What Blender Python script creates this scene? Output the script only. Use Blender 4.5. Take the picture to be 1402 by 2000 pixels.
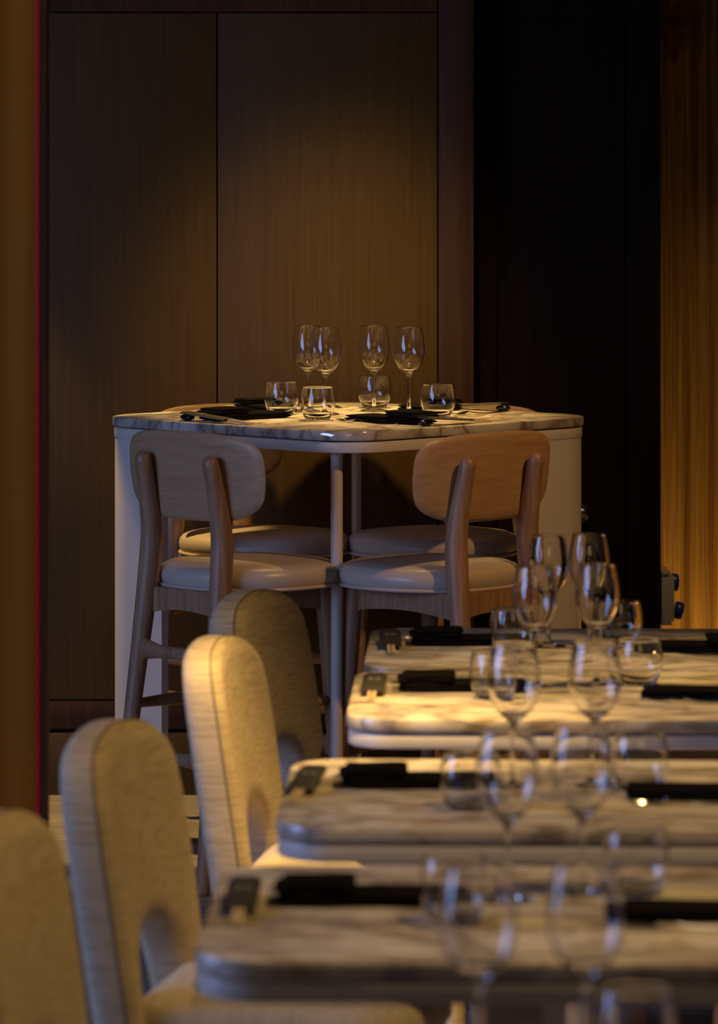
import bpy, bmesh, math, random
from math import pi, sin, cos, radians as R
from mathutils import Vector, Matrix
for o in list(bpy.data.objects): bpy.data.objects.remove(o)
SC = bpy.context.scene; COL = SC.collection
random.seed(4)
# ------------------------------------------------------------ camera (x right, y depth, z up)
FPX, YH, CH = 8175.0, 301.0, 1.70
cd = bpy.data.cameras.new('camera'); cam = bpy.data.objects.new('camera', cd); COL.objects.link(cam)
cam.location = (0, 0, CH); cam.rotation_euler = (pi/2, 0, 0)
cd.sensor_fit = 'VERTICAL'; cd.sensor_height = 36; cd.lens = FPX*36/2000; cd.shift_y = -(1000-YH)/2000
cd.clip_start = .05; cd.clip_end = 60
cd.dof.use_dof = True; cd.dof.focus_distance = 10.15; cd.dof.aperture_fstop = 5.6
SC.camera = cam
SC.view_settings.view_transform = 'Standard'; SC.view_settings.look = 'None'
SC.view_settings.exposure = 0.0; SC.view_settings.gamma = 1
# ------------------------------------------------------------ light
w = bpy.data.worlds.new('world'); SC.world = w; w.use_nodes = True
w.node_tree.nodes['Background'].inputs[0].default_value = (.35, .45, 1, 1)
w.node_tree.nodes['Background'].inputs[1].default_value = .02
WARM = (1, .64, .21); COOL = (.34, .48, 1)
def spot(name, loc, aim, watts, deg, blend=.5, col=WARM, rad=.03):
    l = bpy.data.lights.new(name, 'SPOT'); o = bpy.data.objects.new(name, l); COL.objects.link(o)
    l.energy = watts; l.spot_size = R(deg); l.spot_blend = blend; l.color = col; l.shadow_soft_size = rad
    o.location = loc; o.rotation_euler = (Vector(aim)-Vector(loc)).to_track_quat('-Z', 'Y').to_euler(); return o
def area(name, loc, aim, watts, sx, sy, col):
    l = bpy.data.lights.new(name, 'AREA'); o = bpy.data.objects.new(name, l); COL.objects.link(o)
    l.shape = 'RECTANGLE'; l.size = sx; l.size_y = sy; l.energy = watts; l.color = col
    o.location = loc; o.rotation_euler = (Vector(aim)-Vector(loc)).to_track_quat('-Z', 'Z').to_euler(); return o
area('window_light', (-3.8, 6.0, 1.8), (0, 8.2, .9), 95, 1.7, 3.0, COOL)
spot('downlight_bar_table', (.02, 10.75, 2.85), (-.01, 10.42, 1.05), 330, 36, 1)
spot('downlight_wall', (.0, 9.3, 2.85), (-.06, 11.1, 1.0), 150, 34, 1, rad=.12)
spot('downlight_bar_corner', (-1.45, 10.92, 2.85), (-.62, 10.66, .3), 300, 25, .25, rad=.02)
spot('downlight_lit_table', (-.12, 6.45, 2.85), (-.03, 6.90, .75), 520, 31, .9)
spot('downlight_row_far', (.9, 7.6, 2.85), (.5, 7.2, .75), 150, 66, .9)
spot('downlight_row_near', (.9, 5.0, 2.85), (.0, 5.5, .6), 100, 66, .9)
spot('downlight_front_right', (1.5, 8.3, 2.85), (.30, 9.9, .8), 105, 36, .9, col=(1, .54, .18))
spot('screen_fill_spot', (-.2, 6.2, 2.85), (-.6, 7.3, 1.6), 5, 60, 1)  # unseen spot added only to brighten the amber partition
spot('downlight_curtain', (1.5, 9.9, 2.85), (1.12, 11.35, .6), 45, 40, .9)
area('camera_side_fill', (.5, .3, 2.6), (0, 6, .8), 9, 2.2, 1.2, (1, .70, .42))  # added fill from the camera side, lifts the front edges; no real lamp
pl = bpy.data.lights.new('curtain_uplight', 'POINT'); po = bpy.data.objects.new('curtain_uplight', pl); COL.objects.link(po)
pl.energy = 12; pl.color = WARM; pl.shadow_soft_size = .08; po.location = (1.15, 11.78, .25)
# ------------------------------------------------------------ materials
def mat(name, build=None, base=(.5,.5,.5), rough=.5, **kw):
    m = bpy.data.materials.new(name); m.use_nodes = True; nt = m.node_tree
    b = nt.nodes['Principled BSDF']; b.inputs['Base Color'].default_value = (*base, 1); b.inputs['Roughness'].default_value = rough
    for k, v in kw.items(): b.inputs[k].default_value = v
    if build: build(nt, b)
    return m
def N(nt, t, **kw):
    n = nt.nodes.new(t)
    for k, v in kw.items():
        if hasattr(n, k): setattr(n, k, v)
        else: n.inputs[k].default_value = v
    return n
def coords(nt, scale=(1,1,1), rot=(0,0,0), loc=(0,0,0)):
    t = N(nt, 'ShaderNodeTexCoord'); mp = N(nt, 'ShaderNodeMapping')
    mp.inputs['Scale'].default_value = scale; mp.inputs['Rotation'].default_value = rot; mp.inputs['Location'].default_value = loc
    nt.links.new(t.outputs['Object'], mp.inputs['Vector']); return mp.outputs[0]
def ramp(nt, fac, stops):
    r = N(nt, 'ShaderNodeValToRGB'); nt.links.new(fac, r.inputs[0]); e = r.color_ramp.elements
    while len(e) < len(stops): e.new(.5)
    for i, (p, c) in enumerate(stops): e[i].position = p; e[i].color = (*c, 1)
    return r.outputs[0]
def bump(nt, b, h, s=.3, d=.002):
    n = N(nt, 'ShaderNodeBump'); n.inputs['Strength'].default_value = s; n.inputs['Distance'].default_value = d
    nt.links.new(h, n.inputs['Height']); nt.links.new(n.outputs[0], b.inputs['Normal'])
def wood(c1, c2, scale=(40,40,2), rough=.45, bs=.15, rot=(0,0,0)):
    def f(nt, b):
        v = coords(nt, scale, rot); n = N(nt, 'ShaderNodeTexNoise'); n.inputs['Scale'].default_value = 1.5
        n.inputs['Detail'].default_value = 6; n.inputs['Distortion'].default_value = .6
        nt.links.new(v, n.inputs['Vector'])
        c = ramp(nt, n.outputs[0], [(.3, c1), (.7, c2)]); nt.links.new(c, b.inputs['Base Color'])
        bump(nt, b, n.outputs[0], bs)
    return f
def marble(loc, tint, polished):
    def f(nt, b):
        v = coords(nt, (1.3,2.6,1.6), (0,0,.45), loc)
        n1 = N(nt, 'ShaderNodeTexNoise'); n1.inputs['Scale'].default_value = 2.2; n1.inputs['Detail'].default_value = 7; n1.inputs['Distortion'].default_value = 1.4
        nt.links.new(v, n1.inputs['Vector'])
        sub = N(nt, 'ShaderNodeMath', operation='SUBTRACT'); sub.inputs[1].default_value = .5; nt.links.new(n1.outputs[0], sub.inputs[0])
        ab = N(nt, 'ShaderNodeMath', operation='ABSOLUTE'); nt.links.new(sub.outputs[0], ab.inputs[0])
        c1 = ramp(nt, ab.outputs[0], [(0, (.26,.22,.19)), (.018, (.40,.35,.29)), (.06, tint), (.2, (.80,.75,.66))])
        n2 = N(nt, 'ShaderNodeTexNoise'); n2.inputs['Scale'].default_value = 5; n2.inputs['Detail'].default_value = 5; n2.inputs['Distortion'].default_value = 2
        nt.links.new(v, n2.inputs['Vector'])
        c2 = ramp(nt, n2.outputs[0], [(.35, (.55,.42,.28)), (.48, (1,1,1)), (.6, (1,1,1)), (.75, (.72,.66,.62))])
        mx = N(nt, 'ShaderNodeMixRGB', blend_type='MULTIPLY'); mx.inputs[0].default_value = .8
        nt.links.new(c1, mx.inputs[1]); nt.links.new(c2, mx.inputs[2])
        df = N(nt, 'ShaderNodeBsdfDiffuse'); gl = N(nt, 'ShaderNodeBsdfGlossy'); ms = N(nt, 'ShaderNodeMixShader')
        nt.links.new(mx.outputs[0], df.inputs[0]); gl.inputs['Roughness'].default_value = .10 if polished else .28; gl.inputs[0].default_value = (.9,.9,.9,1)
        ms.inputs[0].default_value = .26 if polished else .10
        nt.links.new(df.outputs[0], ms.inputs[1]); nt.links.new(gl.outputs[0], ms.inputs[2])
        nt.links.new(ms.outputs[0], nt.nodes['Material Output'].inputs[0]); nt.nodes.remove(b)
    return f
def fabric(nt, b):
    v = coords(nt, (14,14,260)); n = N(nt, 'ShaderNodeTexNoise'); n.inputs['Scale'].default_value = 1.2; n.inputs['Detail'].default_value = 3
    nt.links.new(v, n.inputs['Vector'])
    c = ramp(nt, n.outputs[0], [(.3, (.36,.28,.18)), (.55, (.50,.40,.28)), (.75, (.58,.48,.35))]); nt.links.new(c, b.inputs['Base Color'])
    bump(nt, b, n.outputs[0], .28, .002)
def seatfabric(nt, b):
    v = coords(nt, (14,260,14)); n = N(nt, 'ShaderNodeTexNoise'); n.inputs['Scale'].default_value = 1.2; n.inputs['Detail'].default_value = 3
    nt.links.new(v, n.inputs['Vector'])
    c = ramp(nt, n.outputs[0], [(.3, (.36,.30,.24)), (.55, (.50,.43,.35)), (.75, (.58,.51,.43))]); nt.links.new(c, b.inputs['Base Color'])
    bump(nt, b, n.outputs[0], .28, .002)
def leather(nt, b):
    v = coords(nt, (1,1,1)); n = N(nt, 'ShaderNodeTexNoise'); n.inputs['Scale'].default_value = 140; n.inputs['Detail'].default_value = 4
    nt.links.new(v, n.inputs['Vector']); bump(nt, b, n.outputs[0], .12, .001)
def cloth(nt, b):
    v = coords(nt, (1,1,1)); n = N(nt, 'ShaderNodeTexNoise'); n.inputs['Scale'].default_value = 500
    nt.links.new(v, n.inputs['Vector']); bump(nt, b, n.outputs[0], .2, .0006)
def floorboards(nt, b):
    t = N(nt, 'ShaderNodeTexCoord')
    br = N(nt, 'ShaderNodeTexBrick'); br.offset = .43
    br.inputs['Scale'].default_value = 1; br.inputs['Brick Width'].default_value = 1.6; br.inputs['Row Height'].default_value = .14
    br.inputs['Mortar Size'].default_value = .0015
    br.inputs['Color1'].default_value = (.40,.34,.28,1); br.inputs['Color2'].default_value = (.31,.26,.21,1); br.inputs['Mortar'].default_value = (.06,.05,.04,1)
    nt.links.new(t.outputs['Object'], br.inputs['Vector'])
    v = coords(nt, (3,60,1)); n = N(nt, 'ShaderNodeTexNoise'); n.inputs['Scale'].default_value = 1.5; n.inputs['Detail'].default_value = 6
    nt.links.new(v, n.inputs['Vector'])
    c = ramp(nt, n.outputs[0], [(.3, (.55,.55,.55)), (.7, (1.1,1.1,1.1))])
    mx = N(nt, 'ShaderNodeMixRGB', blend_type='MULTIPLY'); mx.inputs[0].default_value = 1
    nt.links.new(br.outputs[0], mx.inputs[1]); nt.links.new(c, mx.inputs[2]); nt.links.new(mx.outputs[0], b.inputs['Base Color'])
    bump(nt, b, n.outputs[0], .4, .003)
M = {}
M['wall'] = mat('stained_oak', wood((.078,.040,.008), (.102,.054,.011), (60,60,1.6), bs=.1), rough=.6, **{'Specular IOR Level': .25})
M['wall_edge'] = mat('oak_frame', wood((.045,.019,.008), (.080,.036,.014), (30,30,1.2), bs=.12), rough=.6, **{'Specular IOR Level': .25})
M['dark'] = mat('shaded_oak', wood((.006,.002,.0015), (.011,.004,.003), (50,50,1.6), bs=.08), rough=.7, **{'Specular IOR Level': .1})  # near-black tone puts the door wall's lack of light into the wood colour
M['gap'] = mat('groove', base=(.003,.002,.002), rough=.9)
M['floor'] = mat('floorboards', floorboards, rough=.6)
M['plaster'] = mat('ceiling_paint', wood((.10,.085,.07), (.11,.095,.08), (3,3,3)), rough=.9)
M['oak'] = mat('light_oak', wood((.28,.15,.075), (.42,.245,.13), (45,45,3), bs=.1), rough=.42)
M['ply'] = mat('oak_ply', wood((.40,.24,.12), (.50,.32,.17), (3,50,60), bs=.08), rough=.4)
M['leather'] = mat('cream_leather', leather, base=(.55,.46,.37), rough=.33)
M['white'] = mat('cream_lacquer', base=(.66,.60,.53), rough=.4)
M['marble'] = [mat('marble_%d' % i, marble((i*3.1+.7, i*1.7, i*.9), t, i == 0)) for i, t in enumerate(
    [(.62,.55,.47), (.60,.50,.38), (.62,.52,.38), (.55,.46,.36), (.52,.44,.36), (.5,.4,.3)])]
M['fabric'] = mat('ribbed_upholstery', fabric, rough=.85); M['seatfabric'] = mat('ribbed_seat_upholstery', seatfabric, rough=.85)
M['seam'] = mat('seam_thread', cloth, base=(.16,.12,.08), rough=.9)
M['black_cloth'] = mat('black_linen', cloth, base=(.010,.009,.009), rough=1, **{'Specular IOR Level': .0})
M['black_gloss'] = mat('black_stone', base=(.006,.006,.008), rough=.22)
M['sleeve'] = mat('dark_paper', cloth, base=(.035,.028,.026), rough=.7)
M['print'] = mat('pale_ink', base=(.45,.42,.40), rough=.6)
M['bamboo'] = mat('bamboo', wood((.55,.40,.22), (.68,.52,.32), (300,300,10)), rough=.5)
M['steel'] = mat('polished_steel', base=(.75,.75,.75), rough=.12, Metallic=1.0)
M['glass'] = mat('clear_glass', base=(1,1,1), rough=.0, **{'Transmission Weight': 1.0, 'IOR': 1.48})
M['amber'] = mat('amber_lacquer', wood((.22,.072,.005), (.29,.102,.008), (12,12,.5)), rough=.85, **{'Specular IOR Level': .1})
M['red'] = mat('red_strip', base=(.42,.004,.006), rough=.4)
M['plastic'] = mat('grey_plastic', base=(.42,.40,.34), rough=.4)
M['blue'] = mat('blue_plastic', base=(.012,.03,.32), rough=.3)
M['bench'] = mat('honey_oak', wood((.45,.27,.12), (.60,.38,.18), (2,40,40)), rough=.4)
def curtain_mat():
    m = bpy.data.materials.new('amber_sheer'); m.use_nodes = True; nt = m.node_tree; nt.nodes.clear()
    out = N(nt, 'ShaderNodeOutputMaterial'); d = N(nt, 'ShaderNodeBsdfDiffuse'); tr = N(nt, 'ShaderNodeBsdfTranslucent'); tp = N(nt, 'ShaderNodeBsdfTransparent')
    v = coords(nt, (220,220,2.5)); n = N(nt, 'ShaderNodeTexNoise'); n.inputs['Scale'].default_value = 1; n.inputs['Detail'].default_value = 4; nt.links.new(v, n.inputs['Vector'])
    c = ramp(nt, n.outputs[0], [(.3, (.28,.14,.03)), (.7, (.55,.33,.11))])
    nt.links.new(c, d.inputs[0]); nt.links.new(c, tr.inputs[0]); tp.inputs[0].default_value = (.9,.7,.4,1)
    a = N(nt, 'ShaderNodeMixShader'); a.inputs[0].default_value = .5; nt.links.new(d.outputs[0], a.inputs[1]); nt.links.new(tr.outputs[0], a.inputs[2])
    b = N(nt, 'ShaderNodeMixShader'); b.inputs[0].default_value = .15; nt.links.new(a.outputs[0], b.inputs[1]); nt.links.new(tp.outputs[0], b.inputs[2])
    nt.links.new(b.outputs[0], out.inputs[0]); return m
M['curtain'] = curtain_mat()
# ------------------------------------------------------------ helpers
def tag(o, label=None, cat=None, group=None, kind=None):
    if label: o['label'] = label
    if cat: o['category'] = cat
    if group: o['group'] = group
    if kind: o['kind'] = kind
    return o
def empty(name, loc, rz=0):
    o = bpy.data.objects.new(name, None); COL.objects.link(o); o.location = loc; o.rotation_euler = (0,0,rz); o.empty_display_size = .1; return o
def obj(name, bm, m, parent=None, smooth=True, loc=None, rz=0):
    bmesh.ops.recalc_face_normals(bm, faces=bm.faces[:])
    me = bpy.data.meshes.new(name); bm.to_mesh(me); bm.free(); me.materials.append(m)
    if smooth:
        me.shade_smooth()
        try: me.set_sharp_from_angle(angle=R(40))
        except Exception: pass
    o = bpy.data.objects.new(name, me); COL.objects.link(o)
    if parent: o.parent = parent
    if loc: o.location = loc
    o.rotation_euler = (0,0,rz) if rz else o.rotation_euler
    return o
def children(o): return [c for c in bpy.data.objects if c.parent == o]
def copy_tree(o, parent=None):
    c = o.copy(); COL.objects.link(c); c.parent = parent
    for ch in children(o): copy_tree(ch, c)
    return c
def box(bm, x0, x1, y0, y1, z0, z1, bev=0):
    g = bmesh.ops.create_cube(bm, size=1, matrix=Matrix.Translation(((x0+x1)/2,(y0+y1)/2,(z0+z1)/2)) @ Matrix.Diagonal((x1-x0,y1-y0,z1-z0,1)))
    if bev:
        es = list({e for v in g['verts'] for e in v.link_edges}); bmesh.ops.bevel(bm, geom=es, offset=bev, segments=2, affect='EDGES', profile=.5)
def loops(bm, ls, closed=True, caps=True):
    vs = [[bm.verts.new(p) for p in l] for l in ls]; n = len(ls[0])
    for a, b in zip(vs, vs[1:]):
        for i in range(n if closed else n-1):
            j = (i+1) % n; bm.faces.new((a[i], a[j], b[j], b[i]))
    if caps: bm.faces.new(vs[0][::-1]); bm.faces.new(vs[-1])
    return vs
def smoothpath(pts, n=6):
    P = [Vector(p) for p in pts]; out = []
    for i in range(len(P)-1):
        p0 = P[max(i-1,0)]; p1 = P[i]; p2 = P[i+1]; p3 = P[min(i+2,len(P)-1)]
        for k in range(n):
            t = k/n
            out.append(.5*((2*p1)+(p2-p0)*t+(2*p0-5*p1+4*p2-p3)*t*t+(3*p1-p0-3*p2+p3)*t**3))
    out.append(P[-1]); return out
def tube(bm, pts, n=14, sm=6, flat=1.0, round_end=True):
    """pts: (x,y,z,r)"""
    P = smoothpath([Vector(p).to_4d() if len(p)==3 else Vector(p) for p in pts], sm) if sm else [Vector(p) for p in pts]
    ls = []; up0 = None
    Q = [(p.xyz, p.w) for p in P]
    if round_end:
        def capd(q, d, s):
            return [(q[0]+d*q[1]*math.sin(a), q[1]*math.cos(a)) for a in ([1.45,1.1,.6] if s else [.6,1.1,1.45])]
        d0 = (Q[0][0]-Q[1][0]).normalized(); d1 = (Q[-1][0]-Q[-2][0]).normalized()
        Q = capd(Q[0], d0, True)+Q+capd(Q[-1], d1, False)
    for i, (p, r) in enumerate(Q):
        d = (Q[min(i+1,len(Q)-1)][0]-Q[max(i-1,0)][0]).normalized()
        ref = Vector((0,1,0)) if abs(d.y) < .8 else Vector((1,0,0))
        a = d.cross(ref).normalized(); b = a.cross(d).normalized()
        ls.append([p+a*r*cos(2*pi*k/n)+b*r*flat*sin(2*pi*k/n) for k in range(n)])
    loops(bm, ls)
def lathe(bm, prof, n=40):
    """closed profile list of (r,z); r==0 allowed at the ends"""
    rings = []
    for r, z in prof:
        rings.append([bm.verts.new((0,0,z))] if r < 1e-6 else [bm.verts.new((r*cos(2*pi*k/n), r*sin(2*pi*k/n), z)) for k in range(n)])
    for a, b in zip(rings, rings[1:]):
        for k in range(n):
            j = (k+1) % n
            if len(a) == 1 and len(b) == 1: continue
            if len(a) == 1: bm.faces.new((a[0], b[j], b[k]))
            elif len(b) == 1: bm.faces.new((a[k], a[j], b[0]))
            else: bm.faces.new((a[k], a[j], b[j], b[k]))
def rrect(hx, hy, r, n=12):
    pts = []
    for cx, cy, a0 in ((hx-r,hy-r,0), (-hx+r,hy-r,pi/2), (-hx+r,-hy+r,pi), (hx-r,-hy+r,1.5*pi)):
        for k in range(n+1): a = a0+pi/2*k/n; pts.append((cx+r*cos(a), cy+r*sin(a)))
    return pts
def slab(bm, hx, hy, r, z0, z1, bev=.004):
    ls = []
    for ins, z in ((bev, z0), (bev*.3, z0+bev*.3), (0, z0+bev), (0, z1-bev), (bev*.3, z1-bev*.3), (bev, z1)):
        ls.append([(x, y, z) for x, y in rrect(hx-ins, hy-ins, r-ins)])
    loops(bm, ls)
# ------------------------------------------------------------ the room
YW = 11.10
def struct(name, bm, m, parent=None, smooth=False):
    o = obj(name, bm, m, parent, smooth)
    if not parent: o['kind'] = 'structure'
    return o
b = bmesh.new(); box(b, -4, 3.4, -1.5, 13, -.1, 0); struct('floor', b, M['floor'])
b = bmesh.new(); box(b, -4, 3.4, -1.5, 13, 3.0, 3.1); struct('ceiling', b, M['plaster'])
XR = .304
b = bmesh.new(); box(b, -4, XR, YW+.02, YW+.14, 0, 3.0); wb = struct('wall_back', b, M['gap'])
def px2x(px, s=8175/YW): return (px-701)/s
g = .0022
xa, xb = px2x(424), px2x(855)
b = bmesh.new()
for x0, x1 in ((-4,-1.62), (-1.62, xa-.6), (xa-.6, xa), (xa, xb)):
    box(b, x0+g, x1-g, YW, YW+.03, .252+g, 2.076-g, .001); 
    box(b, x0+g, x1-g, YW, YW+.03, .0, .165, .001)
obj('wall_panels', b, M['wall'], wb)
b = bmesh.new()
box(b, -4, xb-g, YW, YW+.03, .176, .252-g, .001); box(b, -4, xb-g, YW, YW+.03, 2.076+g, 3.0, .001); box(b, xb+g, XR, YW-.002, YW+.06, 0, 3.0, .001)
obj('wall_frame', b, M['wall_edge'], wb)
# wall with the flush door, its shade painted dark, set back a little
YD = 11.22; s = 8175/YD
XE = (1290-701)/s
b = bmesh.new(); box(b, XR-.05, XE, YD+.02, YD+.15, 0, 3.0); wd = struct('wall_door_side', b, M['gap'])
dl, dr, dt = (970-701)/s, (1222-701)/s, CH+(YH-38)/s
b = bmesh.new(); box(b, XR, dl-.002, YD, YD+.04, 0, 3.0); box(b, dr+.002, XE, YD, YD+.15, 0, 3.0); box(b, dl-.002, dr+.002, YD, YD+.04, dt+.003, 3.0)
obj('door_surround', b, M['dark'], wd)
b = bmesh.new(); box(b, dl+.003, dr-.003, YD+.003, YD+.035, .005, dt-.003, .001); door = struct('door_1', b, M['dark'])
hx, hz = (1135-701)/s, CH-(1003-YH)/s
b = bmesh.new(); lathe(b, [(0,0), (.024,0), (.024,.004), (.012,.008), (.009,.03), (.015,.036), (.0215,.044), (.0215,.052), (.017,.058), (0,.060)], 32)
h = obj('door_handle', b, M['steel'], door, loc=(hx, YD+.003, hz)); h.rotation_euler = (pi/2,0,0); h['label'] = 'small round chrome knob'
b = bmesh.new(); box(b, XE-.05, 3.4, 12.0, 12.1, 0, 3.0); struct('wall_behind_curtain', b, M['wall'])
b = bmesh.new(); box(b, 3.3, 3.4, -1.5, 13, 0, 3.0); struct('wall_right', b, M['wall_edge'])
b = bmesh.new(); box(b, -4, 3.4, -1.6, -1.5, 0, 3.0); struct('wall_front', b, M['wall_edge'])
b = bmesh.new(); box(b, -4.1, -4, -1.5, 4.4, 0, 3.0); box(b, -4.1, -4, 7.8, 13, 0, 3.0); box(b, -4.1, -4, 4.4, 7.8, 0, .9); box(b, -4.1, -4, 4.4, 7.8, 2.8, 3.0)
struct('wall_left', b, M['wall_edge'])
# amber curtain
def curtain():
    root = empty('curtain', (0,11.42,0)); tag(root, 'sheer amber curtain hanging in folds at the right edge behind the socket box', 'curtain')
    def cl(z0, z1, amp, name, th, off):
        b = bmesh.new(); n = 340; rows = 26; vs = []
        rnd = random.Random(7); ph = [rnd.uniform(0,6) for _ in range(5)]
        for side in (0, 1):
            grid = []
            for j in range(rows+1):
                z = z0+(z1-z0)*j/rows; row = []
                for i in range(n+1):
                    x = .765+1.6*i/n; k = (z/2.2)
                    y = amp*(.6*sin(38*x+ph[0]+.5*sin(2*z))+.35*sin(83*x+ph[1]+.8*sin(1.3*z+1))+.22*k*sin(170*x+ph[2]+z*2))
                    row.append(b.verts.new((x, y+off+side*th, z)))
                grid.append(row)
            for j in range(rows):
                for i in range(n): b.faces.new((grid[j][i], grid[j][i+1], grid[j+1][i+1], grid[j+1][i]))
            vs.append(grid)
            if th == 0: break
        return obj(name, b, M['curtain'], root)
    cl(.01, 2.07, .026, 'drape', 0, 0); cl(2.045, 2.9, .026, 'heading', .0, -.004); cl(1.93, 2.07, .024, 'hem_band', 0, .012)
    b = bmesh.new(); tube(b, [(.75,.0,2.92,.012),(2.4,0,2.92,.012)], sm=0); obj('curtain_rod', b, M['steel'], root)
curtain()
# socket box on the reveal
def sockets():
    root = empty('socket_box', (XE+.002, YD+.06, 0)); tag(root, 'pale grey power socket box with two blue covers beside the amber curtain', 'power socket')
    z0, z1 = CH-(1222-YH)/s, CH-(1120-YH)/s
    b = bmesh.new(); box(b, 0, .030, -.055, .055, z0, z1, .004); box(b, .0, .022, -.06, .06, z1-.004, z1+.006, .002); box(b, .03, .036, -.045, .045, z0+.01, z1-.01, .002); obj('housing', b, M['plastic'], root)
    for (z, tilt, dx) in ((z1-.030, .03, .034), (z0+.034, .22, .046)):
        b = bmesh.new(); lathe(b, [(0,-.014), (.021,-.014), (.024,-.010), (.024,.006), (.021,.010), (.012,.012), (0,.012)], 28)
        o = obj('socket_cover', b, M['blue'], root, loc=(dx+.006, 0, z)); o.rotation_euler = (0, pi/2+tilt-.0, 0)
        b = bmesh.new(); lathe(b, [(0,0), (.015,0), (.017,dx*.5), (0,dx*.5)], 24)
        o2 = obj('socket_barrel', b, M['plastic'], root, loc=(.018, 0, z)); o2.rotation_euler = (0, pi/2+tilt, 0)
sockets()
# blurred amber screen on the left
def screen():
    Y = 7.3; sc = 8175/Y
    root = empty('partition_screen', ((92-701)/sc, Y, 0)); tag(root, 'tall amber brown partition with a thin red edge strip at left', 'partition')
    b = bmesh.new()
    # gently folded face
    xs = [-.40+.38*i/40 for i in range(41)]
    f = [(x, .004*sin(x*60)) for x in xs]; bk = [(x, .05+.0*sin(x)) for x in reversed(xs)]
    loops(b, [[(x, y, z) for x, y in f+bk] for z in (0, 2.99)]); obj('panel', b, M['amber'], root)
    b = bmesh.new(); box(b, -.0195, -.0115, -.006, .05, 0, 2.99, .001); obj('edge_strip', b, M['red'], root)['label'] = 'thin red strip'
    b = bmesh.new(); box(b, -.0110, 0, -.004, .054, 0, 2.99, .002); obj('edge_post', b, M['wall_edge'], root)
screen()
# wooden bench on the right, under the far tables
root = empty('wooden_bench', (.80, 7.95, 0)); tag(root, 'honey coloured wooden bench under the right side of the far dining tables', 'bench')
b = bmesh.new(); box(b, -.28, .30, -.75, .80, .42, .455, .006); obj('seat', b, M['bench'], root)
for yy in (-.65, .70):
    b = bmesh.new(); box(b, -.18, .26, yy-.03, yy+.03, 0, .42, .004); obj('leg', b, M['bench'], root)
# ------------------------------------------------------------ bar table
TC = (-.027, 10.39); HB = 1.05; HS = .45
bt = empty('bar_table', (TC[0], TC[1], 0), R(45)); tag(bt, 'tall square marble topped bar table standing corner on before the wooden wall', 'table')
b = bmesh.new(); slab(b, HS, HS, .125, HB-.023, HB, .005); obj('marble_top', b, M['marble'][0], bt)
b = bmesh.new(); slab(b, HS-.004, HS-.004, .121, HB-.051, HB-.026, .002); obj('apron', b, M['white'], bt)
# corner panels follow the outline: local corners (-,+) is left in the picture, (+,-) right
def corner_panel(cx, cy):
    hs, r = HS-.006, .119; out = []
    L = .245; tail = .0
    n = 14; ctr = (hs-r, hs-r)
    o1 = [(hs, hs-L)] + [(ctr[0]+r*cos(a), ctr[1]+r*sin(a)) for a in [pi/2*k/n for k in range(n+1)]]+[(hs-.13, hs)]
    r2 = r-.022; h2 = hs-.022
    o2 = [(h2, hs-L)] + [(ctr[0]+r2*cos(a), ctr[1]+r2*sin(a)) for a in [pi/2*k/n for k in range(n+1)]]+[(hs-.13, h2)]
    return o1+o2[::-1]
pan = corner_panel(0,0)
for name, T in (('left', lambda x, y: (-y, x)), ('right', lambda x, y: (x, -y) )):
    # put the long arm on the camera side of each corner
    P = []
    for x, y in pan:
        if name == 'left': P.append((-x, y))
        else: P.append((y, -x))
    b = bmesh.new(); loops(b, [[(x, y, z) for x, y in P] for z in (0.0, HB-.051)]); obj('side_panel', b, M['white'], bt)
fl = HS*.86
b = bmesh.new(); tube(b, [(-.393,-.357,.0,.0142), (-.393,-.357,HB-.05,.0142)], n=24, sm=0, round_end=False); obj('leg', b, M['white'], bt)
b = bmesh.new(); box(b, .362,.381,.333,.352,.0,HB-.05,.002)
lg = obj('leg', b, M['white'], bt)
# ------------------------------------------------------------ dining tables
HD = .75; TD = .67; TW = .77
def dining_table(xl, yf, mi, label, rz=R(-1.5)):
    cx, cy = xl+TW/2, yf+TD/2
    t = empty('dining_table', (cx, cy, 0), rz); tag(t, label, 'table', 'row of marble dining tables')
    b = bmesh.new(); slab(b, TW/2, TD/2, .085, HD-.024, HD, .005); obj('marble_top', b, M['marble'][mi], t)
    b = bmesh.new(); slab(b, TW/2-.003, TD/2-.003, .082, HD-.051, HD-.0265, .002); obj('apron', b, M['white'], t)
    b = bmesh.new(); box(b, -.035,.035,-.035,.035,.02,HD-.051,.004); obj('pedestal', b, M['white'], t)
    b = bmesh.new(); slab(b, .19, .19, .05, 0, .02, .003); obj('base_plate', b, M['white'], t)
    return t, cx, cy, rz
TB = []
specs = [(.015, 7.72, 1, 'farthest marble dining table, nearest to the tall bar table'),
         (-.015, 7.03, 2, 'brightly lit marble dining table, second from the back of the row'),
         (-.113, 5.90, 3, 'third marble dining table from the back, lit along its far edge'),
         (-.190, 4.92, 4, 'blurred marble dining table with the front edge near the bottom of the picture')]
for sp in specs: TB.append(dining_table(*sp))
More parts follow.
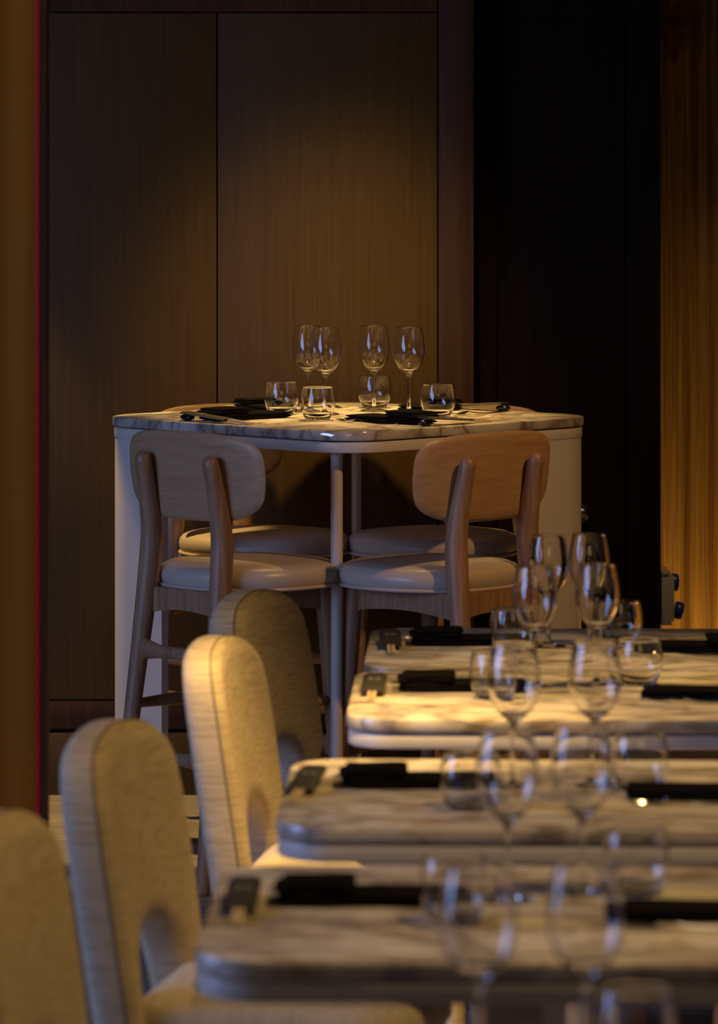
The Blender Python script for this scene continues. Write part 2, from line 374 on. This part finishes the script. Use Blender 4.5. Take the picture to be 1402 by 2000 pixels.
# ------------------------------------------------------------ bar stools
def make_stool():
    t = empty('bar_stool', (0,0,0))
    # cushion
    b = bmesh.new(); n = 56; ls = []
    def sup(rx, ry, z, dome=0):
        out = []
        for k in range(n):
            a = 2*pi*k/n; c, s_ = cos(a), sin(a); e = 2/2.35
            x = rx*abs(c)**e*(1 if c > 0 else -1); y = ry*abs(s_)**e*(1 if s_ > 0 else -1)
            x *= 1+.05*(y/.2)
            out.append((x, y, z))
        return out
    for rx, z in ((.150,.686),(.196,.686),(.203,.690),(.207,.700),(.209,.712),(.206,.724),(.198,.733),(.182,.7395),(.150,.7435),(.10,.7455),(.05,.746),(.012,.746)):
        ls.append(sup(rx, rx*.98, z))
    loops(b, ls); obj('seat', b, M['leather'], t)
    b = bmesh.new(); wl = [Vector(p) for p in sup(.206,.202,.689)]
    ls = []
    for i, p in enumerate(wl):
        d = (wl[(i+1)%n]-wl[i-1]).normalized(); o_ = d.cross(Vector((0,0,1)))
        ls.append([p+o_*.0042*cos(2*pi*k/8)+Vector((0,0,.0042*sin(2*pi*k/8))) for k in range(8)])
    ls.append(ls[0]); vs = loops(b, ls, caps=False); bmesh.ops.remove_doubles(b, verts=b.verts[:], dist=1e-5); obj('piping', b, M['leather'], t)
    # rear posts
    for sx in (-1, 1):
        b = bmesh.new()
        tube(b, [(sx*.150,-.285,.012,.0155),(sx*.138,-.250,.35,.0190),(sx*.128,-.219,.60,.0235),(sx*.122,-.200,.76,.0270),(sx*.120,-.200,.83,.0255),(sx*.118,-.216,.92,.0215),(sx*.116,-.230,.985,.0195)], n=18, sm=7)
        obj('rear_post', b, M['oak'], t)
        b = bmesh.new()
        tube(b, [(sx*.152,.160,.012,.0150),(sx*.140,.145,.35,.0185),(sx*.128,.125,.683,.0225)], n=16, sm=6, round_end=False)
        obj('front_leg', b, M['oak'], t)
        # side rail
        b = bmesh.new(); ls = []
        for q in range(9):
            f = q/8; y = -.20+f*.33; h = .048+.014*(2*f-1)**2
            x = sx*(.124+.002*f); ls.append([(x-.010,y,.685-h),(x+.010,y,.685-h),(x+.010,y,.685),(x-.010,y,.685)])
        loops(b, ls); obj('seat_rail', b, M['oak'], t)
        b = bmesh.new(); tube(b, [(sx*.140,-.245,.41,.010),(sx*.139,-.12,.41,.015),(sx*.139,.0,.41,.0165),(sx*.139,.08,.41,.014),(sx*.138,.145,.41,.010)], n=12, round_end=False); obj('stretcher', b, M['oak'], t)
    for y, z in ((-.20,.685),(.125,.685)):
        b = bmesh.new(); ls = []
        for q in range(9):
            f = q/8; x = -.122+f*.244; h = .048+.014*(2*f-1)**2
            ls.append([(x,y-.010,z-h),(x,y+.010,z-h),(x,y+.010,z),(x,y-.010,z)])
        loops(b, ls); obj('seat_rail', b, M['oak'], t)
    for y, z, wx in ((-.229,.54,.128), (-.257,.30,.138), (.147,.30,.140)):
        b = bmesh.new(); tube(b, [(-wx,y,z,.0245),(-wx*.8,y,z,.0235),(-wx*.45,y,z-.002,.0165),(0,y,z-.003,.0150),(wx*.45,y,z-.002,.0165),(wx*.8,y,z,.0235),(wx,y,z,.0245)], n=14, flat=.62, round_end=False); obj('stretcher', b, M['oak'], t)
    # curved backrest
    b = bmesh.new(); W, Z0, Z1 = .232, .846, 1.055; zc = (Z0+Z1)/2; hz_ = (Z1-Z0)/2
    nr, na = 10, 72; th = .013
    def edge(a):
        c, s_ = cos(a), sin(a); e = 2/4.6
        x = W*abs(c)**e*(1 if c > 0 else -1); z = hz_*abs(s_)**e*(1 if s_ > 0 else -1)
        if z < 0: z *= 1-.17*abs(x/W)**3
        else: z *= 1-.07*(x/W)**2
        return x*(1-.05*(-z/hz_ if z < 0 else 0)), z
    def P3(x, z, side, ins):
        y = -.203+.036*(x/W)**2-.11*(z)*.9
        return (x, y-.004+(th-ins if side else ins)-0, zc+z)
    ls = []
    for side, fs in ((0, [.03,.25,.5,.75,.9,.975]), ('e', [1.0]), (1, [.975,.9,.75,.5,.25,.03])):
        for f in fs:
            l = []
            for k in range(na):
                x, z = edge(2*pi*k/na)
                if side == 'e': l.append(Vector(P3(x, z, 0, th/2)))
                else: l.append(Vector(P3(x*f, z*f, side, .003 if f == .975 else 0)))
            ls.append(l)
    loops(b, ls); obj('backrest', b, M['ply'], t)
    return t
st0 = make_stool()
STG = 'wooden bar stools around the tall table'
for i, (x, y, rz, lab) in enumerate([
    (-.262, 9.90, -45, 'pale oak bar stool seen from behind at the front left of the tall table'),
    (.170, 9.88, 45, 'brown oak bar stool seen from behind at the front right of the tall table'),
    (-.245, 10.655, -135, 'oak bar stool behind the tall table at left, bright light on its cream seat'),
    (.192, 10.645, 135, 'oak bar stool behind the tall table at right, mostly hidden by the nearer stool')]):
    t = st0 if i == 0 else copy_tree(st0)
    t.location = (x, y, 0); t.rotation_euler = (0,0,R(rz)); tag(t, lab, 'bar stool', STG)
# ------------------------------------------------------------ upholstered dining chairs
def make_chair():
    t = empty('dining_chair', (0,0,0))
    pairs = [((-.150,.012),(-.188,.012)),((-.146,.20),(-.200,.20)),((-.142,.40),(-.215,.40)),((-.134,.47),(-.226,.50)),((-.114,.522),(-.230,.60)),((-.080,.553),(-.231,.69)),((-.055,.562),(-.224,.765)),((-.035,.567),(-.203,.812)),((-.018,.569),(-.15,.840)),((-.006,.57),(-.07,.853)),((0,.57),(0,.857))]
    pr = [Vector((*a,*b_)) for a, b_ in pairs]; pr += [Vector((-p[0],p[1],-p[2],p[3])) for p in reversed(pr[:-1])]
    P = smoothpath(pr, 5)
    def yof(x, z): 
        yy = -.185-.15*max(z-.42,0)+.014*(abs(x)/.2)**2
        if z < .42: yy -= (.42-z)*.16
        return yy
    def thick(z): return .076 if z > .45 else .076-.030*(.45-z)/.45
    ls = []; NN = 28
    seam = []
    for p in P:
        xi, zi, xo, zo = p; l = []; a = Vector((xi,zi)); c = Vector((xo,zo)); half = (c-a)/2; mid = (a+c)/2; L = half.length; hd = half/L
        th = thick(mid.y)/2; rr = min(.028, th-.003)
        for k in range(NN):
            an = 2*pi*(k+.5)/NN; cx, cy = cos(an), sin(an)
            # rounded rectangle
            ux = (L-rr)*(1 if cx > 0 else -1)+rr*cx if abs(cx) > .35 else (L-rr)*cx/.35
            uy = (th-rr)*(1 if cy > 0 else -1)+rr*cy
            q = mid+hd*ux; l.append((q.x, yof(q.x,q.y)+uy, q.y))
        ls.append(l); q = mid+hd*(L-.0012); seam.append((q.x, yof(q.x,q.y)+th*.45, q.y, .0020))
    b = bmesh.new(); loops(b, ls); back = obj('backrest', b, M['fabric'], t)
    b = bmesh.new(); tube(b, seam, n=6, sm=0, round_end=False); obj('seam', b, M['seam'], back)
    # seat
    b = bmesh.new(); ls = []
    for ins, z in ((.03,.405),(.008,.408),(.0,.418),(.0,.448),(.006,.468),(.02,.479),(.05,.485),(.12,.488)):
        l = []
        for x, y in rrect(.215-ins, .215-ins, .10-min(ins,.08)): 
            l.append((x*(1-.06*(y<0)), y+.04, z))
        ls.append(l)
    loops(b, ls); obj('seat', b, M['seatfabric'], t)
    for sx in (-1, 1):
        b = bmesh.new(); tube(b, [(sx*.175,.215,.012,.014),(sx*.165,.19,.40,.020)], n=12, sm=0, round_end=False); obj('leg', b, M['fabric'], t)
    return t
ch0 = make_chair()
for i, (x, y, al, lab) in enumerate([
    (.022, 8.02, 15, 'fabric dining chair farthest back, partly hidden behind the brightly lit chair'),
    (-.012, 7.27, 8, 'fabric dining chair with a brightly lit top corner, at the brightly lit marble table'),
    (-.135, 6.16, 11, 'fabric dining chair standing in full view at lower left, arched gap in its back'),
    (-.235, 5.30, 8, 'blurred fabric dining chair cut off by the bottom left corner of the picture')]):
    t = ch0 if i == 0 else copy_tree(ch0)
    t.location = (x, y, 0); t.rotation_euler = (0,0,R(-90-al)); tag(t, lab, 'chair', 'fabric dining chairs along the left of the tables')
# ------------------------------------------------------------ glassware
def wine_bm():
    b = bmesh.new(); T = .0011
    out = [(0,0),(.033,0),(.0345,.0012),(.030,.0028),(.014,.0052),(.0065,.011),(.0042,.025),(.0037,.055),(.0042,.085),(.0065,.096),(.014,.1035),(.025,.1135),(.0335,.128),(.0385,.145),(.0398,.158),(.0388,.175),(.0358,.195),(.0318,.2145)]
    sm = smoothpath([(r, 0, z) for r, z in out[5:]], 4)
    o = out[:5]+[(v.x, v.z) for v in sm]
    inner = [(r-T, z) for r, z in reversed([q for q in o if q[1] > .109])]
    prof = o+[(.0313,.2152)]+inner+[(.010,.1045),(0,.1030)]
    lathe(b, prof, 44); return b
def tumbler_bm():
    b = bmesh.new(); T = .0016
    out = smoothpath([(.026,0,0),(.0305,0,.003),(.0365,0,.014),(.0415,0,.028),(.0428,0,.042),(.0418,0,.060),(.0382,0,.0805)], 5)
    o = [(0,0)]+[(v.x, v.z) for v in out]
    inner = [(r-T, z) for r, z in reversed([q for q in o if q[1] > .015])]
    lathe(b, o+[(.0376,.0812)]+inner+[(.024,.0105),(0,.0095)], 44); return b
def whole(name, bm, m): return obj(name, bm, m)
wg = whole('wine_glass', wine_bm(), M['glass']); tg = whole('tumbler', tumbler_bm(), M['glass']); firsts = {'w': True, 't': True}
def put_glass(kind, x, y, z, lab, group):
    src = wg if kind == 'w' else tg
    o = src if firsts[kind] else src.copy()
    if not firsts[kind]: COL.objects.link(o)
    firsts[kind] = False
    o.location = (x, y, z+.0003); o.rotation_euler = (0,0,random.uniform(0,6)); tag(o, lab, 'wine glass' if kind == 'w' else 'tumbler', group)
GB = 'glasses on the tall table'
for k, x, y, lab in [('w',-.130,10.59,'leftmost wine glass on the tall bar table, partly behind its neighbour'),('w',-.083,10.46,'second wine glass from the left on the tall bar table, overlapping the leftmost'),
    ('w',.038,10.60,'third wine glass from the left on the tall bar table, before a tumbler'),('w',.125,10.49,'rightmost wine glass on the tall bar table'),
    ('t',-.194,10.45,'leftmost water tumbler on the tall bar table'),('t',-.101,10.23,'water tumbler nearest the front on the tall bar table, second from left'),
    ('t',.040,10.72,'water tumbler behind the third wine glass on the tall bar table'),('t',.195,10.34,'rightmost water tumbler on the tall bar table')]:
    put_glass(k, x, y, HB, lab, GB)
rows = [('on the farthest marble dining table', [('w',.365,8.07,'left wine glass'),('w',.445,8.10,'right wine glass'),('t',.293,8.00,'left water tumbler'),('t',.508,8.14,'right water tumbler')]),
        ('on the brightly lit marble dining table', [('w',.314,7.47,'left wine glass'),('w',.427,7.50,'right wine glass'),('t',.235,7.30,'left water tumbler'),('t',.502,7.50,'right water tumbler')]),
        ('on the third marble dining table from the back', [('w',.232,6.28,'left wine glass'),('w',.355,6.30,'right wine glass'),('t',.160,6.07,'left water tumbler'),('t',.420,6.26,'right water tumbler')]),
        ('on the blurred marble table near the bottom', [('w',.189,5.33,'left wine glass'),('w',.287,5.38,'right wine glass'),('t',.118,5.18,'left water tumbler'),('t',.356,5.38,'right water tumbler')]),]
for tn, items in rows:
    for k, x, y, lab in items: put_glass(k, x, y, HD, lab+' '+tn, 'glasses on the dining tables')
# a nearer table just below the frame whose glasses reach into view
t5 = dining_table(-.26, 3.88, 5, 'marble dining table nearest the camera, below the blurred wine glasses')
for k, x, y, lab in [('w',.123,4.31,'largest blurred wine glass at bottom left of the front pair'),('w',.234,4.33,'largest blurred wine glass at bottom right of the front pair'),('t',.290,4.36,'blurred water tumbler cut by the bottom edge of the picture')]:
    put_glass(k, x, y, HD, lab, 'glasses on the dining tables')
# ------------------------------------------------------------ place settings (local: +y away from the diner, x right, z=0 table top)
def make_setting():
    res = {}
    # folded napkin
    b = bmesh.new()
    def fold(y0, y1, z0, z1, hx, dz=0, jx=0):
        ls = []; n = 22; 
        for i in range(n+1):
            f = i/n; y = y0+(y1-y0)*f
            e = min(1, min(f, 1-f)/.12); sh = math.sqrt(max(0, 1-(1-e)**2)); zm = (z0+z1)/2; h = (z1-z0)/2*max(sh,.25)
            wv = .0015*sin(f*9+jx*50)
            hh = hx-.004*(1-sh)+.002*sin(f*7+z0*900)
            l = []
            for k in range(20):
                a = 2*pi*k/20; c, s_ = cos(a), sin(a)
                X = hh*abs(c)**.35*(1 if c > 0 else -1); Z = h*abs(s_)**.55*(1 if s_ > 0 else -1)
                l.append((X+jx+wv, y, max(zm+Z+dz*f, .0005)))
            ls.append(l)
        loops(b, ls)
    fold(.0,.24,0,.011,.044); fold(.003,.237,.009,.017,.0435,jx=.001); fold(-.004,.098,.016,.025,.0445,.002,-.001); fold(.006,.10,.023,.031,.043,.001,.0)
    res['napkin'] = obj('napkin', b, M['black_cloth'])
    # pebble rest
    b = bmesh.new(); ls = []
    for f in [i/14 for i in range(15)]:
        a = pi*f; rr = max(sin(a),.05)**.6; y = -.0125*cos(a)
        ls.append([(.021*rr*cos(2*pi*k/24), y, .0085+.0085*rr*sin(2*pi*k/24)*(1-.18*math.exp(-(cos(2*pi*k/24)*rr/.45)**2)*(sin(2*pi*k/24) > 0))) for k in range(24)])
    loops(b, ls); res['rest'] = obj('chopstick_rest', b, M['black_gloss'])
    # chopsticks in a sleeve; local: from the rest (x=0) to the right tip, slope down
    t = empty('chopstick_set', (0,0,0))
    L, z0, z1 = .225, .0195, .0030
    sl = (z1-z0)/L
    for dy in (-.0042, .0042):
        b = bmesh.new(); ls = []
        for x in (.0, .1, L):
            r = .0034 if x < L else .0030; z = z0+sl*x
            ls.append([(x, dy-r, z-r*.8), (x, dy+r, z-r*.8), (x, dy+r, z+r*.8), (x, dy-r, z+r*.8)])
        loops(b, ls); obj('chopstick', b, M['bamboo'], t)
    b = bmesh.new(); ls = []
    for x in (-.006, .0, .15):
        z = z0+sl*x; h = .0038
        ls.append([(x,-.021,z-h*.4),(x,.021,z-h*.4),(x,.0215,z),(x,.012,z+h),(x,-.012,z+h),(x,-.0215,z)])
    loops(b, ls); slv = obj('paper_sleeve', b, M['sleeve'], t, smooth=False)
    # pale printed mark: two square glyphs side by side, read along the sleeve's width
    b = bmesh.new()
    def bar(cx, cy, lx, ly):
        z = z0+sl*cx+.0040
        v = [b.verts.new((cx+i*lx/2, cy+j*ly/2, z+sl*i*lx/2+.0003)) for i, j in ((-1,-1),(1,-1),(1,1),(-1,1))]; b.faces.new(v)
    for gy in (-.0062, .0062):
        for xx in (.045,.052,.059): bar(xx, gy, .0016, .008)
        bar(.052, gy-.0025, .017, .0012); bar(.052, gy+.0025, .017, .0012)
    obj('printed_mark', b, M['print'], slv, smooth=False)
    res['chop'] = t
    # fork: tines away from the diner
    b = bmesh.new(); W_ = [(0,.0045,.004),(.02,.0052,.003),(.06,.0035,.002),(.11,.0026,.004),(.135,.003,.009),(.148,.009,.008),(.160,.0115,.005)]
    ls = []
    for v in smoothpath([(y,hw,z) for y,hw,z in W_], 5):
        y, hw, z = v; ls.append([(-hw,y,z-.0009),(hw,y,z-.0009),(hw*.8,y,z+.0011),(-hw*.8,y,z+.0011)])
    loops(b, ls)
    for k in range(4):
        x = -.0096+k*.0064; tube(b, [(x,.158,.005,.0016),(x*.97,.175,.0035,.0014),(x*.93,.192,.006,.0011),(x*.9,.200,.009,.0006)], n=8, sm=3)
    res['fork'] = obj('fork', b, M['steel'])
    return res
SET = make_setting(); used = set()
def place(kind, origin, vdir, u, v, z, lab, cat, group, dr=0):
    src = SET[kind]
    if kind in used: o = copy_tree(src)
    else: o = src; used.add(kind)
    vx, vy = vdir; ux, uy = vy, -vx
    o.location = (origin[0]+ux*u+vx*v, origin[1]+uy*u+vy*v, z)
    o.rotation_euler = (0,0,math.atan2(vy, vx)-pi/2+R(dr)); tag(o, lab, cat, group); return o
def setting(origin, vdir, z, where, dr=0, shift=0, nap=(-.055,.085,0), short=1, fork_u=-.135, fork_rot=0, fork_v=.07, fz=None):
    rr = random.Random(len(bpy.data.objects))
    place('rest', origin, vdir, -.10+shift, .042, z+.0002, 'black pebble chopstick rest '+where, 'chopstick rest', 'chopstick rests')
    place('chop', origin, vdir, -.10+shift, .042, z, 'paper sleeved chopsticks '+where, 'chopsticks', 'sleeved chopsticks', dr)
    place('napkin', origin, vdir, nap[0]+shift, nap[1], z, 'folded black napkin '+where, 'napkin', 'folded black napkins', nap[2]+rr.uniform(-2,2)).scale.y = short
    place('fork', origin, vdir, fork_u+shift, fork_v, z+(fz or 0), 'steel fork '+where, 'fork', 'steel forks', fork_rot)
q = .7071
def side(nx, ny): return (TC[0]+nx*HS, TC[1]+ny*HS)
setting(side(-q,-q), (q,q), HB, 'at the front left of the tall bar table', shift=-.045, nap=(-.055,.072,0), fork_u=-.115, fork_v=.14)
setting(side(q,-q), (-q,q), HB, 'at the front right of the tall bar table', shift=-.045, fork_u=-.13, fork_v=.11)
setting(side(q,q), (-q,-q), HB, 'at the back right of the tall bar table', shift=-.045, nap=(.045,.075,-5), short=.62)
setting(side(-q,q), (q,-q), HB, 'at the back left of the tall bar table', shift=-.045, nap=(.035,.075,-8), short=.66)
wn = ['of the farthest marble dining table', 'of the brightly lit marble dining table', 'of the third marble dining table back', 'of the blurred marble table near the bottom']
for i, (t, cx, cy, rz) in enumerate(TB):
    d = (cos(rz), sin(rz))
    setting((cx-d[0]*TW/2, cy-d[1]*TW/2), d, HD, 'at the left side '+wn[i], dr=(2,-1,-6,0)[i])
    # across: only napkin and fork reach the picture
    o_ = (cx+d[0]*TW/2, cy+d[1]*TW/2); dd = (-d[0], -d[1])
    place('napkin', o_, dd, -.04, .02, HD, 'folded black napkin at the right side '+wn[i], 'napkin', 'folded black napkins', (1,-2,2,0)[i])
    place('fork', o_, dd, -.115, .06, HD, 'steel fork at the right side '+wn[i], 'fork', 'steel forks', (2,-3,4,2)[i])
